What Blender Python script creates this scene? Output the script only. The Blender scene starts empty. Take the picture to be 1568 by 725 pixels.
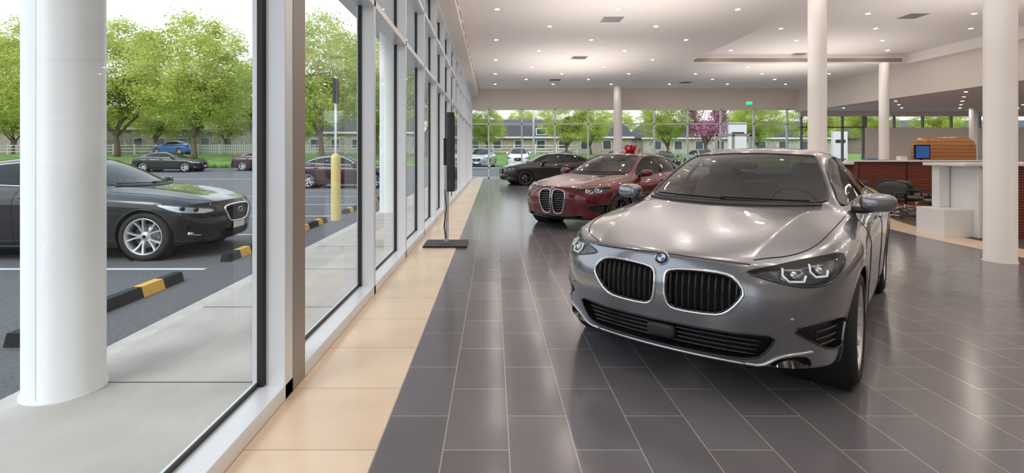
import bpy, math, random
import numpy as np
from mathutils import Vector, Matrix
from mathutils.bvhtree import BVHTree
random.seed(7); np.random.seed(7)
scn=bpy.context.scene
COL=scn.collection
F=780.0; U0=755.0; V0=236.0; CH=1.365
ZK,ZU,ZV=1.0,784,362.5

# ---------------------------------------------------------------- materials
def nt(name):
    m=bpy.data.materials.new(name); m.use_nodes=True
    return m,m.node_tree.nodes,m.node_tree.links
def mat(name,base,rough=.5,metal=0.,coat=0.,noise=None,emit=None,es=0.,spec=.5,bump=None,crough=.03):
    m,n,l=nt(name); b=n['Principled BSDF']
    b.inputs['Base Color'].default_value=(*base,1); b.inputs['Roughness'].default_value=rough
    b.inputs['Metallic'].default_value=metal; b.inputs['Coat Weight'].default_value=coat
    b.inputs['Coat Roughness'].default_value=crough
    b.inputs['Specular IOR Level'].default_value=spec
    if emit: 
        b.inputs['Emission Color'].default_value=(*emit,1); b.inputs['Emission Strength'].default_value=es
    if noise:
        sc,amt=noise
        g=n.new('ShaderNodeNewGeometry'); t=n.new('ShaderNodeTexNoise'); t.inputs['Scale'].default_value=sc; t.inputs['Detail'].default_value=6
        l.new(g.outputs['Position'],t.inputs['Vector'])
        r=n.new('ShaderNodeValToRGB'); r.color_ramp.elements[0].position=.3; r.color_ramp.elements[1].position=.7
        r.color_ramp.elements[0].color=(*[max(0,c*(1-amt)) for c in base],1); r.color_ramp.elements[1].color=(*[min(1,c*(1+amt)) for c in base],1)
        l.new(t.outputs['Fac'],r.inputs['Fac']); l.new(r.outputs['Color'],b.inputs['Base Color'])
        if bump:
            bp=n.new('ShaderNodeBump'); bp.inputs['Strength'].default_value=bump; bp.inputs['Distance'].default_value=.02
            l.new(t.outputs['Fac'],bp.inputs['Height']); l.new(bp.outputs['Normal'],b.inputs['Normal'])
    return m
def glassmat(name,tint,base=.045,mx_=.8,rough=0.0):
    m,n,l=nt(name); n.remove(n['Principled BSDF'])
    o=n['Material Output']; tr=n.new('ShaderNodeBsdfTransparent'); tr.inputs[0].default_value=(*tint,1)
    gl=n.new('ShaderNodeBsdfGlossy'); gl.inputs['Roughness'].default_value=rough; gl.inputs[0].default_value=(1,1,1,1)
    lw=n.new('ShaderNodeLayerWeight'); lw.inputs['Blend'].default_value=.5
    pw=n.new('ShaderNodeMath'); pw.operation='POWER'; pw.inputs[1].default_value=5; l.new(lw.outputs['Facing'],pw.inputs[0])
    ma=n.new('ShaderNodeMath'); ma.operation='MULTIPLY_ADD'; ma.inputs[1].default_value=mx_-base; ma.inputs[2].default_value=base; l.new(pw.outputs[0],ma.inputs[0])
    mx=n.new('ShaderNodeMixShader'); l.new(ma.outputs[0],mx.inputs[0]); l.new(tr.outputs[0],mx.inputs[1]); l.new(gl.outputs[0],mx.inputs[2]); l.new(mx.outputs[0],o.inputs['Surface'])
    return m
def tilemat(name,c1,c2,mortar,bw,rh,offu,offv,offset,rough,ms=.003):
    m,n,l=nt(name); b=n['Principled BSDF']
    g=n.new('ShaderNodeNewGeometry'); s=n.new('ShaderNodeSeparateXYZ'); l.new(g.outputs['Position'],s.inputs[0])
    au=n.new('ShaderNodeMath'); au.inputs[1].default_value=offu; l.new(s.outputs['Y'],au.inputs[0])
    av=n.new('ShaderNodeMath'); av.inputs[1].default_value=offv; l.new(s.outputs['X'],av.inputs[0])
    c=n.new('ShaderNodeCombineXYZ'); l.new(au.outputs[0],c.inputs[0]); l.new(av.outputs[0],c.inputs[1])
    t=n.new('ShaderNodeTexBrick'); t.offset=offset; t.inputs['Scale'].default_value=1; t.inputs['Brick Width'].default_value=bw; t.inputs['Row Height'].default_value=rh
    t.inputs['Mortar Size'].default_value=ms; t.inputs['Mortar Smooth'].default_value=.1
    t.inputs['Color1'].default_value=(*c1,1); t.inputs['Color2'].default_value=(*c2,1); t.inputs['Mortar'].default_value=(*mortar,1)
    l.new(c.outputs[0],t.inputs['Vector'])
    no=n.new('ShaderNodeTexNoise'); no.inputs['Scale'].default_value=3; no.inputs['Detail'].default_value=5; l.new(g.outputs['Position'],no.inputs['Vector'])
    mp=n.new('ShaderNodeMapRange'); mp.inputs['To Min'].default_value=.88; mp.inputs['To Max'].default_value=1.12; l.new(no.outputs['Fac'],mp.inputs[0])
    mm=n.new('ShaderNodeVectorMath'); mm.operation='SCALE'; l.new(t.outputs['Color'],mm.inputs[0]); l.new(mp.outputs[0],mm.inputs['Scale'])
    l.new(mm.outputs[0],b.inputs['Base Color']); b.inputs['Roughness'].default_value=rough
    bp=n.new('ShaderNodeBump'); bp.invert=True; bp.inputs['Strength'].default_value=.4; bp.inputs['Distance'].default_value=.002; l.new(t.outputs['Fac'],bp.inputs['Height']); l.new(bp.outputs[0],b.inputs['Normal'])
    return m
def wavemat(name,c1,c2,scale,axis,rough=.3,dist=2.5):
    m,n,l=nt(name); b=n['Principled BSDF']
    g=n.new('ShaderNodeNewGeometry'); mp=n.new('ShaderNodeMapping'); l.new(g.outputs['Position'],mp.inputs[0])
    mp.inputs['Scale'].default_value=(.25,.25,1)
    w=n.new('ShaderNodeTexWave'); w.bands_direction=axis; w.inputs['Scale'].default_value=scale; w.inputs['Distortion'].default_value=dist; w.inputs['Detail'].default_value=3
    l.new(mp.outputs[0],w.inputs['Vector'])
    r=n.new('ShaderNodeValToRGB'); r.color_ramp.elements[0].color=(*c1,1); r.color_ramp.elements[1].color=(*c2,1)
    l.new(w.outputs['Fac'],r.inputs[0]); l.new(r.outputs[0],b.inputs['Base Color']); b.inputs['Roughness'].default_value=rough; b.inputs['Coat Weight'].default_value=.3
    return m

M={}
M['tile']=tilemat('gray_tile',(.155,.143,.154),(.190,.176,.186),(.40,.38,.38),.61,.305,-2.346+6.1,.536+3.05,.5,.17)
M['beige']=tilemat('beige_tile',(.80,.63,.46),(.86,.69,.51),(.45,.34,.25),.62,.615,-2.346+6.2,1.151,0,.25)
M['carpet']=mat('brown_carpet',(.10,.07,.055),.9,noise=(30,.3))
M['ceil']=mat('ceiling_paint',(.86,.81,.78),.8)
M['wall']=mat('wall_paint',(.78,.71,.65),.7)
M['wallw']=mat('white_wall',(.76,.74,.72),.7)
M['alu']=mat('aluminium_frame',(.76,.79,.83),.35,.2)
M['alud']=mat('bronze_frame',(.20,.18,.17),.45,.3)
M['post']=mat('taupe_post',(.33,.29,.26),.45,.2)
M['gasket']=mat('black_gasket',(.015,.015,.017),.5)
M['pane']=glassmat('window_glass',(.95,.975,.97),.03,.75)
M['conc']=mat('concrete',(.52,.50,.47),.85,noise=(2.5,.10),bump=.1)
M['curb']=mat('curb_concrete',(.58,.56,.52),.85,noise=(8,.1))
M['asph']=mat('asphalt',(.14,.145,.155),.85,noise=(40,.25),bump=.3)
M['paintw']=mat('road_paint',(.75,.75,.73),.7)
M['grass']=mat('grass',(.17,.30,.06),.9,noise=(.6,.35))
M['colw']=mat('column_white',(.84,.87,.89),.4)
M['coli']=mat('column_paint',(.82,.79,.77),.45)
M['rub']=mat('rubber_black',(.02,.02,.022),.7)
M['yel']=mat('yellow_paint',(.85,.50,.08),.5)
M['bolly']=mat('bollard_yellow',(.85,.72,.28),.45)
M['chrome']=mat('chrome',(.85,.86,.88),.08,1)
M['satin']=mat('satin_silver',(.62,.63,.65),.25,.9)
M['blk']=mat('gloss_black',(.012,.012,.014),.12,coat=.5)
M['blks']=mat('satin_black',(.022,.022,.024),.4)
M['blkm']=mat('matte_black',(.008,.008,.008),.8)
M['tyre']=mat('tyre_rubber',(.02,.02,.02),.75)
M['rim']=mat('alloy_rim',(.74,.75,.77),.28,.7)
M['rimd']=mat('alloy_rim_dark',(.12,.12,.13),.25,.9)
M['disc']=mat('brake_disc',(.35,.34,.33),.35,1)
M['seat']=mat('seat_leather',(.06,.055,.05),.5)
M['seatt']=mat('seat_leather_tan',(.42,.33,.25),.5)
M['int']=mat('interior_plastic',(.03,.03,.033),.6)
M['carglass']=glassmat('car_glass',(.62,.65,.65),.06,.8)
M['carglassd']=glassmat('car_glass_dark',(.16,.18,.18),.06,.8)
M['lampglass']=glassmat('lamp_cover',(.9,.93,.95),.05,.8)
M['led']=mat('led_guide',(.9,.93,.97),.3,emit=(.85,.93,1),es=.25)
M['lampback']=mat('lamp_housing',(.10,.105,.115),.2,.8)
M['tail']=mat('tail_lens',(.55,.01,.01),.15,coat=1)
M['plate']=mat('licence_plate',(.75,.74,.70),.5,noise=(60,.25))
M['blue']=mat('badge_blue',(.05,.22,.6),.3); M['white']=mat('white_enamel',(.85,.85,.85),.3)
M['lamp']=mat('downlight_lamp',(1,1,1),.5,emit=(1,.88,.76),es=240)
M['trimring']=mat('downlight_trim',(.8,.78,.75),.4)
M['zebra']=wavemat('zebra_wood',(.05,.012,.009),(.34,.08,.05),7,'Z',.3)
M['orange']=wavemat('cherry_wood',(.45,.17,.05),(.62,.28,.09),2,'Z',.35)
M['leather']=mat('black_leather',(.015,.015,.016),.35)
M['screen']=mat('dark_screen',(.01,.01,.012),.1)
M['bscreen']=mat('blue_screen',(.02,.06,.18),.2,emit=(.1,.3,.9),es=.2)
M['bark']=mat('bark',(.16,.12,.09),.9,noise=(6,.3))
M['stone']=mat('stone_wall',(.42,.38,.33),.9,noise=(2.2,.35))
M['brick']=mat('brick_wall',(.36,.28,.24),.9,noise=(3,.25))
M['roof']=mat('shingle_roof',(.085,.085,.095),.85,noise=(3,.2))
M['winw']=mat('white_trim',(.78,.78,.76),.5)
M['wind']=mat('dark_window',(.05,.06,.08),.1)
M['ribbon']=mat('red_ribbon',(.55,.02,.03),.3,coat=.4)
M['exit']=mat('exit_green',(.02,.5,.15),.4,emit=(.05,.9,.3),es=1.0)
M['fence']=mat('fence_white',(.85,.85,.85),.5)
# leaves
def leafmat(name,c1,c2):
    m,n,l=nt(name); n.remove(n['Principled BSDF']); o=n['Material Output']
    g=n.new('ShaderNodeNewGeometry'); t=n.new('ShaderNodeTexNoise'); t.inputs['Scale'].default_value=.7; t.inputs['Detail'].default_value=4; l.new(g.outputs['Position'],t.inputs['Vector'])
    r=n.new('ShaderNodeValToRGB'); r.color_ramp.elements[0].position=.35; r.color_ramp.elements[1].position=.65
    r.color_ramp.elements[0].color=(*c1,1); r.color_ramp.elements[1].color=(*c2,1); l.new(t.outputs['Fac'],r.inputs[0])
    d=n.new('ShaderNodeBsdfDiffuse'); tl=n.new('ShaderNodeBsdfTranslucent'); mx=n.new('ShaderNodeMixShader'); mx.inputs[0].default_value=.45
    l.new(r.outputs[0],d.inputs[0]); l.new(r.outputs[0],tl.inputs[0]); l.new(d.outputs[0],mx.inputs[1]); l.new(tl.outputs[0],mx.inputs[2]); l.new(mx.outputs[0],o.inputs['Surface'])
    return m
M['leaf']=leafmat('maple_leaves',(.42,.50,.09),(.68,.74,.22))
M['leafp']=leafmat('redbud_leaves',(.45,.15,.28),(.6,.3,.4))
def paint(name,c,metal=.5,rough=.32):
    return mat(name,c,rough,metal,coat=1.0,crough=.02)
PG=paint('paint_gray',(.29,.30,.325),.85,.22); PR=paint('paint_burgundy',(.13,.005,.012),.45,.25); PB=paint('paint_black',(.004,.004,.006),.1)
PM=paint('paint_maroon',(.05,.01,.015),.3); PW=paint('paint_white',(.75,.75,.75),0); PBL=paint('paint_blue',(.03,.16,.5),.3); PS=paint('paint_silver',(.5,.52,.55),.8)

# ---------------------------------------------------------------- mesh builder
class MB:
    def __init__(s): s.v=[];s.f=[];s.m=[];s.mats=[];s.s=[]
    def mi(s,mt):
        if mt not in s.mats: s.mats.append(mt)
        return s.mats.index(mt)
    def add(s,vs,fs,mt,smooth=False):
        o=len(s.v); s.v.extend([tuple(p) for p in vs]); k=s.mi(mt)
        for f in fs: s.f.append([i+o for i in f]); s.m.append(k); s.s.append(smooth)
    def box(s,x0,x1,y0,y1,z0,z1,mt):
        v=[(x,y,z) for x in(x0,x1) for y in(y0,y1) for z in(z0,z1)]
        s.add(v,[(0,1,3,2),(4,6,7,5),(0,4,5,1),(2,3,7,6),(0,2,6,4),(1,5,7,3)],mt)
    def tube(s,pts,r,mt,n=8,closed=False,caps=True,smooth=True):
        P=[Vector(p) for p in pts]; N=len(P)
        if N<2: return
        rs=r if hasattr(r,'__len__') else [r]*N
        vs=[];up=None
        for i in range(N):
            if closed: t=P[(i+1)%N]-P[i-1]
            else: t=P[min(i+1,N-1)]-P[max(i-1,0)]
            if t.length<1e-9: t=Vector((0,0,1))
            t.normalize()
            if up is None:
                a=Vector((0,0,1)) if abs(t.z)<.9 else Vector((1,0,0)); up=(a-t*a.dot(t)).normalized()
            else:
                up=up-t*up.dot(t)
                up=up.normalized() if up.length>1e-6 else Vector((0,0,1))
            b=t.cross(up)
            for k in range(n):
                a=2*math.pi*k/n; vs.append(P[i]+(up*math.cos(a)+b*math.sin(a))*rs[i])
        fs=[]
        for i in range(N if closed else N-1):
            j=(i+1)%N
            for k in range(n):
                k2=(k+1)%n; fs.append((i*n+k,i*n+k2,j*n+k2,j*n+k))
        if caps and not closed:
            fs.append(tuple(range(n-1,-1,-1))); fs.append(tuple((N-1)*n+k for k in range(n)))
        s.add(vs,fs,mt,smooth)
    def cyl(s,p0,p1,r0,r1,mt,n=24,smooth=True): s.tube([p0,p1],[r0,r1],mt,n,smooth=smooth)
    def lathe(s,prof,c,ax,mt,n=48,smooth=True):
        ax=Vector(ax).normalized(); a=Vector((0,0,1)) if abs(ax.z)<.9 else Vector((1,0,0)); e1=(a-ax*a.dot(ax)).normalized(); e2=ax.cross(e1)
        vs=[];fs=[];K=len(prof);c=Vector(c)
        for i in range(n):
            t=2*math.pi*i/n; d=e1*math.cos(t)+e2*math.sin(t)
            for r,h in prof: vs.append(c+d*r+ax*h)
        for i in range(n):
            j=(i+1)%n
            for k in range(K-1): fs.append((i*K+k,j*K+k,j*K+k+1,i*K+k+1))
        s.add(vs,fs,mt,smooth)
    def sell(s,c,rad,mt,e=.5,R=None,n=24,m=14):
        def sp(v,p): return math.copysign(abs(v)**p,v)
        vs=[];fs=[];c=Vector(c)
        for i in range(m+1):
            ph=-math.pi/2+math.pi*i/m
            for k in range(n):
                th=2*math.pi*k/n
                p=Vector((rad[0]*sp(math.cos(ph),e)*sp(math.cos(th),e),rad[1]*sp(math.cos(ph),e)*sp(math.sin(th),e),rad[2]*sp(math.sin(ph),e)))
                if R: p=R@p
                vs.append(c+p)
        for i in range(m):
            for k in range(n):
                k2=(k+1)%n; fs.append((i*n+k,i*n+k2,(i+1)*n+k2,(i+1)*n+k))
        s.add(vs,fs,mt,True)
    def obj(s,name,parent=None,bevel=0,loc=None,rot=0,scale=None):
        me=bpy.data.meshes.new(name); me.from_pydata(s.v,[],s.f); 
        for mt in s.mats: me.materials.append(mt)
        me.polygons.foreach_set('material_index',s.m); me.polygons.foreach_set('use_smooth',s.s); me.update()
        o=bpy.data.objects.new(name,me); COL.objects.link(o)
        if bevel:
            b=o.modifiers.new('bevel','BEVEL'); b.width=bevel; b.segments=3; b.limit_method='ANGLE'; b.angle_limit=.6; b.harden_normals=False
        if parent: o.parent=parent
        if loc: o.location=loc
        if rot: o.rotation_euler=(0,0,rot)
        if scale: o.scale=scale
        return o
def empty(name,loc=(0,0,0),rot=0,scale=(1,1,1)):
    e=bpy.data.objects.new(name,None); COL.objects.link(e); e.location=loc; e.rotation_euler=(0,0,rot); e.scale=scale; e.empty_display_size=.2; return e

# ---------------------------------------------------------------- CAR
def chaikin(p,it=2,closed=True):
    p=[np.array(q,float) for q in p]
    for _ in range(it):
        q=[];n=len(p)
        rng=range(n) if closed else range(n-1)
        if not closed: q.append(p[0])
        for i in rng:
            a=p[i];b=p[(i+1)%n]; q+= [a*.75+b*.25,a*.25+b*.75]
        if not closed: q.append(p[-1])
        p=q
    return p
def resample(p,step,closed=True):
    out=[];n=len(p)
    for i in range(n if closed else n-1):
        a=np.array(p[i],float);b=np.array(p[(i+1)%n],float);d=np.linalg.norm(b-a);k=max(1,int(math.ceil(d/step)))
        for j in range(k): out.append(a+(b-a)*j/k)
    if not closed: out.append(np.array(p[-1],float))
    return out
def pip(P,x,y):
    ins=np.zeros(len(x),bool);n=len(P)
    for i in range(n):
        x1,y1=P[i];x2,y2=P[(i+1)%n]
        if y1==y2: continue
        c=((y1>y)!=(y2>y))&(x<(x2-x1)*(y-y1)/(y2-y1)+x1); ins^=c
    return ins
def vrange(P,u):
    vs=[];n=len(P)
    for i in range(n):
        a=P[i];b=P[(i+1)%n]
        if (a[0]>u)!=(b[0]>u): vs.append(a[1]+(b[1]-a[1])*(u-a[0])/(b[0]-a[0]))
    return (min(vs),max(vs)) if len(vs)>=2 else None

TOP=[
 [(.05,0,.785),(.06,.22,.785),(.11,.46,.778),(.19,.64,.77),(.30,.765,.755),(.44,.85,.71)],
 [(.38,0,.865),(.38,.24,.862),(.40,.49,.885),(.44,.66,.86),(.52,.79,.85),(.60,.88,.785)],
 [(.82,0,.932),(.82,.27,.93),(.83,.54,.955),(.84,.68,.918),(.86,.80,.897),(.88,.905,.815)],
 [(1.14,0,.98),(1.15,.29,.98),(1.20,.60,.985),(1.24,.71,.945),(1.22,.81,.915),(1.22,.90,.83)],
 [(1.28,0,1.03),(1.29,.31,1.025),(1.42,.67,.995),(1.50,.76,.96),(1.50,.83,.925),(1.50,.90,.84)],
 [(1.62,0,1.215),(1.64,.30,1.21),(1.74,.62,1.17),(1.78,.77,.97),(1.78,.835,.93),(1.78,.90,.845)],
 [(1.98,0,1.38),(2.0,.28,1.375),(2.08,.555,1.335),(2.06,.775,.98),(2.06,.84,.935),(2.06,.905,.85)],
 [(2.4,0,1.43),(2.4,.28,1.425),(2.4,.56,1.375),(2.4,.78,.99),(2.4,.845,.94),(2.4,.905,.855)],
 [(2.8,0,1.425),(2.8,.28,1.418),(2.8,.55,1.37),(2.8,.775,1.0),(2.8,.845,.95),(2.8,.905,.86)],
 [(3.2,0,1.38),(3.2,.28,1.37),(3.2,.53,1.325),(3.2,.765,1.015),(3.2,.845,.96),(3.2,.915,.87)],
 [(3.6,0,1.27),(3.6,.27,1.26),(3.6,.50,1.21),(3.6,.735,1.03),(3.6,.84,.975),(3.6,.92,.88)],
 [(3.97,0,1.11),(3.97,.26,1.11),(3.95,.50,1.085),(3.93,.69,1.035),(3.92,.81,.985),(3.92,.91,.885)],
 [(4.25,0,1.07),(4.25,.26,1.065),(4.22,.49,1.05),(4.20,.66,1.025),(4.17,.78,.985),(4.14,.885,.895)],
 [(4.47,0,1.075),(4.46,.26,1.07),(4.42,.48,1.05),(4.36,.64,1.015),(4.30,.76,.975),(4.23,.85,.895)],
]
def make_body(level):
    I=len(TOP)-1;J=5;K=5
    FZ=[.17,.235,.37,.52,.665]; FB=[.13,.03,.02,-.012,-.005]
    PL=[0,.01,.045,.115,.235,.42]
    RZ=[.22,.32,.48,.66,.84]; RB=[.14,.0,.0,.02,.05]; RP=[0,.006,.03,.075,.15,.27]
    SZ=[.17,.25,.41,.58]; DY=[-.075,-.012,-.008,.008,.012]
    def side(i,k):
        x,y,z=TOP[i][J]
        if i==0: return (PL[5]+FB[k]*.6,y+[-.06,-.015,-.005,.0,.0][k],FZ[k])
        if i==I: return (4.53-RP[5]-RB[k]*.6,y-[.07,.01,0,0,0][k],RZ[k])
        zz=SZ[k] if k<4 else z-.085
        return (x,y+DY[k],zz+(.03 if i>=I-1 and k<2 else 0))
    def pos(i,j,k):
        a=abs(j);s=1 if j>=0 else -1
        if k==K: p=TOP[i][a]
        elif a==J: p=side(i,k)
        elif i==0: p=(PL[a]+FB[k],TOP[0][a][1],FZ[k]+(0.01*a if k<1 else 0))
        elif i==I: p=(4.53-RP[a]-RB[k],TOP[I][a][1],RZ[k])
        else:
            q=side(i,0); p=(q[0],TOP[0][a][1]*q[1]/.8,q[2])
        return (p[0],s*p[1],p[2])
    idx={};V=[]
    def vid(i,j,k):
        t=(i,j,k)
        if t not in idx: idx[t]=len(V);V.append(pos(i,j,k))
        return idx[t]
    Fc=[]
    for i in range(I):
        for j in range(-J,J):
            Fc.append((vid(i,j,K),vid(i+1,j,K),vid(i+1,j+1,K),vid(i,j+1,K)))
            Fc.append((vid(i,j,0),vid(i,j+1,0),vid(i+1,j+1,0),vid(i+1,j,0)))
        for k in range(K):
            Fc.append((vid(i,J,k),vid(i,J,k+1),vid(i+1,J,k+1),vid(i+1,J,k)))
            Fc.append((vid(i,-J,k),vid(i+1,-J,k),vid(i+1,-J,k+1),vid(i,-J,k+1)))
    for j in range(-J,J):
        for k in range(K):
            Fc.append((vid(0,j,k),vid(0,j,k+1),vid(0,j+1,k+1),vid(0,j+1,k)))
            Fc.append((vid(I,j,k),vid(I,j+1,k),vid(I,j+1,k+1),vid(I,j,k+1)))
    me=bpy.data.meshes.new('cage');me.from_pydata(V,[],Fc)
    import bmesh
    bm=bmesh.new();bm.from_mesh(me);bmesh.ops.recalc_face_normals(bm,faces=bm.faces);bm.to_mesh(me);bm.free()
    inv={v:k for k,v in idx.items()}
    at=me.attributes.new('crease_edge','FLOAT','EDGE')
    cr=[]
    for e in me.edges:
        a=inv[e.vertices[0]];b=inv[e.vertices[1]];c=0
        if a[2]==K and b[2]==K and abs(a[1])==2 and a[1]==b[1] and min(a[0],b[0])<3: c=.75
        if a[2]==K and b[2]==K and abs(a[1])==2 and a[1]==b[1] and min(a[0],b[0])>=4: c=.35
        if a[2]==K and b[2]==K and abs(a[1])==3 and a[1]==b[1] and 3<min(a[0],b[0])<10: c=.5
        if a[2]==4 and b[2]==4 and abs(a[1])==J and a[1]==b[1] and 2<=min(a[0],b[0])<12: c=.6
        if a[0]==0 and b[0]==0 and a[2]==b[2]==K and abs(a[1])<4: c=.45
        if a[0]==b[0]==I and a[2]==b[2]==K: c=.6
        if a[0]==b[0]==3 and a[2]==b[2]==K and max(abs(a[1]),abs(b[1]))<=3: c=.4
        if a[2]==b[2]==0 and (abs(a[1])==J and a[1]==b[1]): c=.5
        if a[0]==b[0]==0 and a[2]==b[2]==1: c=.4
        cr.append(c)
    at.data.foreach_set('value',cr)
    ob=bpy.data.objects.new('cage',me);COL.objects.link(ob)
    sd=ob.modifiers.new('s','SUBSURF');sd.levels=level;sd.render_levels=level
    dg=bpy.context.evaluated_depsgraph_get();ev=ob.evaluated_get(dg).to_mesh()
    n=len(ev.vertices);A=np.empty(n*3);ev.vertices.foreach_get('co',A);A=A.reshape(-1,3)
    Fq=np.empty(len(ev.loops),int);ev.loops.foreach_get('vertex_index',Fq);Fq=Fq.reshape(-1,4)
    A=A.copy();Fq=Fq.copy()
    bpy.data.objects.remove(ob,do_unlink=True);bpy.data.meshes.remove(me)
    return A,Fq
_cache={}
class CarBody:
    def __init__(s,level):
        if level not in _cache:
            A,Fq=make_body(level); _cache[level]=(A,Fq,BVHTree.FromPolygons([tuple(p) for p in A],[tuple(int(i) for i in f) for f in Fq]))
        A,Fq,s.bvh=_cache[level]; s.V=A.copy();s.F=Fq.copy()
    def frame(s,kind,sd=1,a=40):
        if kind=='front': return (Vector((0,1,0)),Vector((0,0,1)),Vector((1,0,0)))
        if kind=='rear': return (Vector((0,1,0)),Vector((0,0,1)),Vector((-1,0,0)))
        if kind=='side': return (Vector((1,0,0)),Vector((0,0,1)),Vector((0,-sd,0)))
        if kind=='top': return (Vector((1,0,0)),Vector((0,1,0)),Vector((0,0,-1)))
        if kind=='diag':
            r=math.radians(a); return (Vector((math.sin(r),sd*math.cos(r),0)),Vector((0,0,1)),Vector((math.cos(r),-sd*math.sin(r),0)))
    def pr(s,fr,u,v,off=0.):
        eu,ev,d=fr; o=eu*float(u)+ev*float(v)
        h=s.bvh.ray_cast(o-d*6,d)
        if h[0] is None:
            h=s.bvh.find_nearest(o-d*1.0 if d.x else o-d*.9)
        p,n=h[0],h[1]
        if n.dot(d)>0: n=-n
        return p+n*off
    def cut(s,fr,out):
        eu,ev,d=[np.array(q) for q in fr]; O=np.array(out)
        A=s.V[s.F]; C=A.mean(1); N=np.cross(A[:,2]-A[:,0],A[:,3]-A[:,1])
        m=(N@d<0)&pip(O,C@eu,C@ev)
        rem=s.F[m];keep=s.F[~m]
        b=np.intersect1d(np.unique(rem),np.unique(keep))
        n=len(O);S=O;E=np.roll(O,-1,0);D=E-S;DD=(D*D).sum(1)+1e-12
        for vi in b:
            p=np.array([s.V[vi]@eu,s.V[vi]@ev]); t=np.clip(((p-S)*D).sum(1)/DD,0,1); q=S+D*t[:,None]; ds=((q-p)**2).sum(1);k=ds.argmin()
            if ds[k]<.05**2:
                w=s.pr(fr,*q[k]); 
                if (w-Vector(s.V[vi])).length<.12: s.V[vi]=w
        s.F=keep
    def patch(s,mb,fr,out,mt,off=0.,rings=6,grow=1.,center=None):
        O=[np.array(p) for p in out];c=center if center is not None else sum(O)/len(O);c=np.array(c)
        vs=[];n=len(O)
        for r in range(rings):
            t=(1-r/rings)*grow
            for p in O: q=c+(p-c)*t; vs.append(s.pr(fr,q[0],q[1],off))
        vs.append(s.pr(fr,c[0],c[1],off)); fs=[]
        for r in range(rings-1):
            for i in range(n):
                j=(i+1)%n; fs.append((r*n+i,r*n+j,(r+1)*n+j,(r+1)*n+i))
        for i in range(n): fs.append(((rings-1)*n+i,(rings-1)*n+(i+1)%n,rings*n))
        mb.add(vs,fs,mt,True)
    def wallring(s,mb,fr,out,o0,o1,mt):
        n=len(out);vs=[s.pr(fr,p[0],p[1],o0) for p in out]+[s.pr(fr,p[0],p[1],o1) for p in out]
        mb.add(vs,[(i,(i+1)%n,n+(i+1)%n,n+i) for i in range(n)],mt,True)
    def line(s,mb,fr,out,r,mt,off=0.,closed=True,n=8):
        mb.tube([s.pr(fr,p[0],p[1],off) for p in out],r,mt,n,closed)
    def recess(s,mb,fr,out,depth,wm,bm_,rings=5):
        s.cut(fr,out); s.wallring(mb,fr,out,.001,-depth,wm); s.patch(mb,fr,out,bm_,-depth,rings,1.02)

def wheel(parent,c,sd,R,mt,name,nsp=5,style=0):
    w=MB(); W=.112;rr=R*.735
    c=Vector(c);ax=Vector((0,sd,0))
    w.lathe([(rr,-W*.85),(rr+.02,-W),(R-.03,-W),(R-.008,-W*.86),(R,-W*.6),(R+.002,-.03),(R+.002,.03),(R,W*.6),(R-.008,W*.86),(R-.03,W),(rr+.02,W),(rr,W*.85)],c,ax,M['tyre'],56)
    w.lathe([(rr,-W*.85),(rr-.015,-W*.5),(rr-.02,.03),(rr-.012,W*.78),(rr+.004,W*.9),(rr+.004,W*.8)],c,ax,mt,56)
    w.lathe([(rr-.012,W*.72),(rr-.006,W*.93),(rr+.006,W*.93),(rr+.008,W*.84)],c,ax,mt,56)
    w.lathe([(0,-.03),(rr-.02,-.03)],c,ax,M['blkm'],32)
    w.lathe([(0,.012),(R*.5,.012),(R*.5,-.01)],c,ax,M['disc'],40)
    w.lathe([(0,W*.70),(.028,W*.70),(.033,W*.66),(.06,W*.6),(.075,W*.4),(.075,0)],c,ax,mt,32)
    w.lathe([(0,W*.715),(.026,W*.71)],c,ax,M['blk'],24)
    nb=nsp*2
    for i in range(nb):
        if style==0:
            base=2*math.pi*(i//2)/nsp; a0=base+(.10 if i%2 else -.10); a1=base+(.27 if i%2 else -.27)
            if nsp>5: a1=base+(.2 if i%2 else -.2)
        else:
            a0=2*math.pi*i/nb; a1=a0+(.12 if style==2 else 0)
        e=lambda a:Vector((math.cos(a),0,math.sin(a)))
        def ring(a,r,hw,y0,y1):
            t=Vector((-math.sin(a),0,math.cos(a)))
            return [c+e(a)*r+t*hw+ax*y1,c+e(a)*r-t*hw+ax*y1,c+e(a)*r-t*hw*1.1+ax*y0,c+e(a)*r+t*hw*1.1+ax*y0]
        L=[ring(a0,.05,.014,.02,W*.6),ring((a0+a1)/2,(rr+.05)/2,.011,.04,W*.68),ring(a1,rr-.008,.013,.04,W*.82)]
        vs=sum(L,[]);fs=[]
        for q in range(2):
            for k in range(4): fs.append((q*4+k,q*4+(k+1)%4,q*4+4+(k+1)%4,q*4+4+k))
        w.add(vs,fs,mt)
    return w.obj(name,parent)

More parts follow.
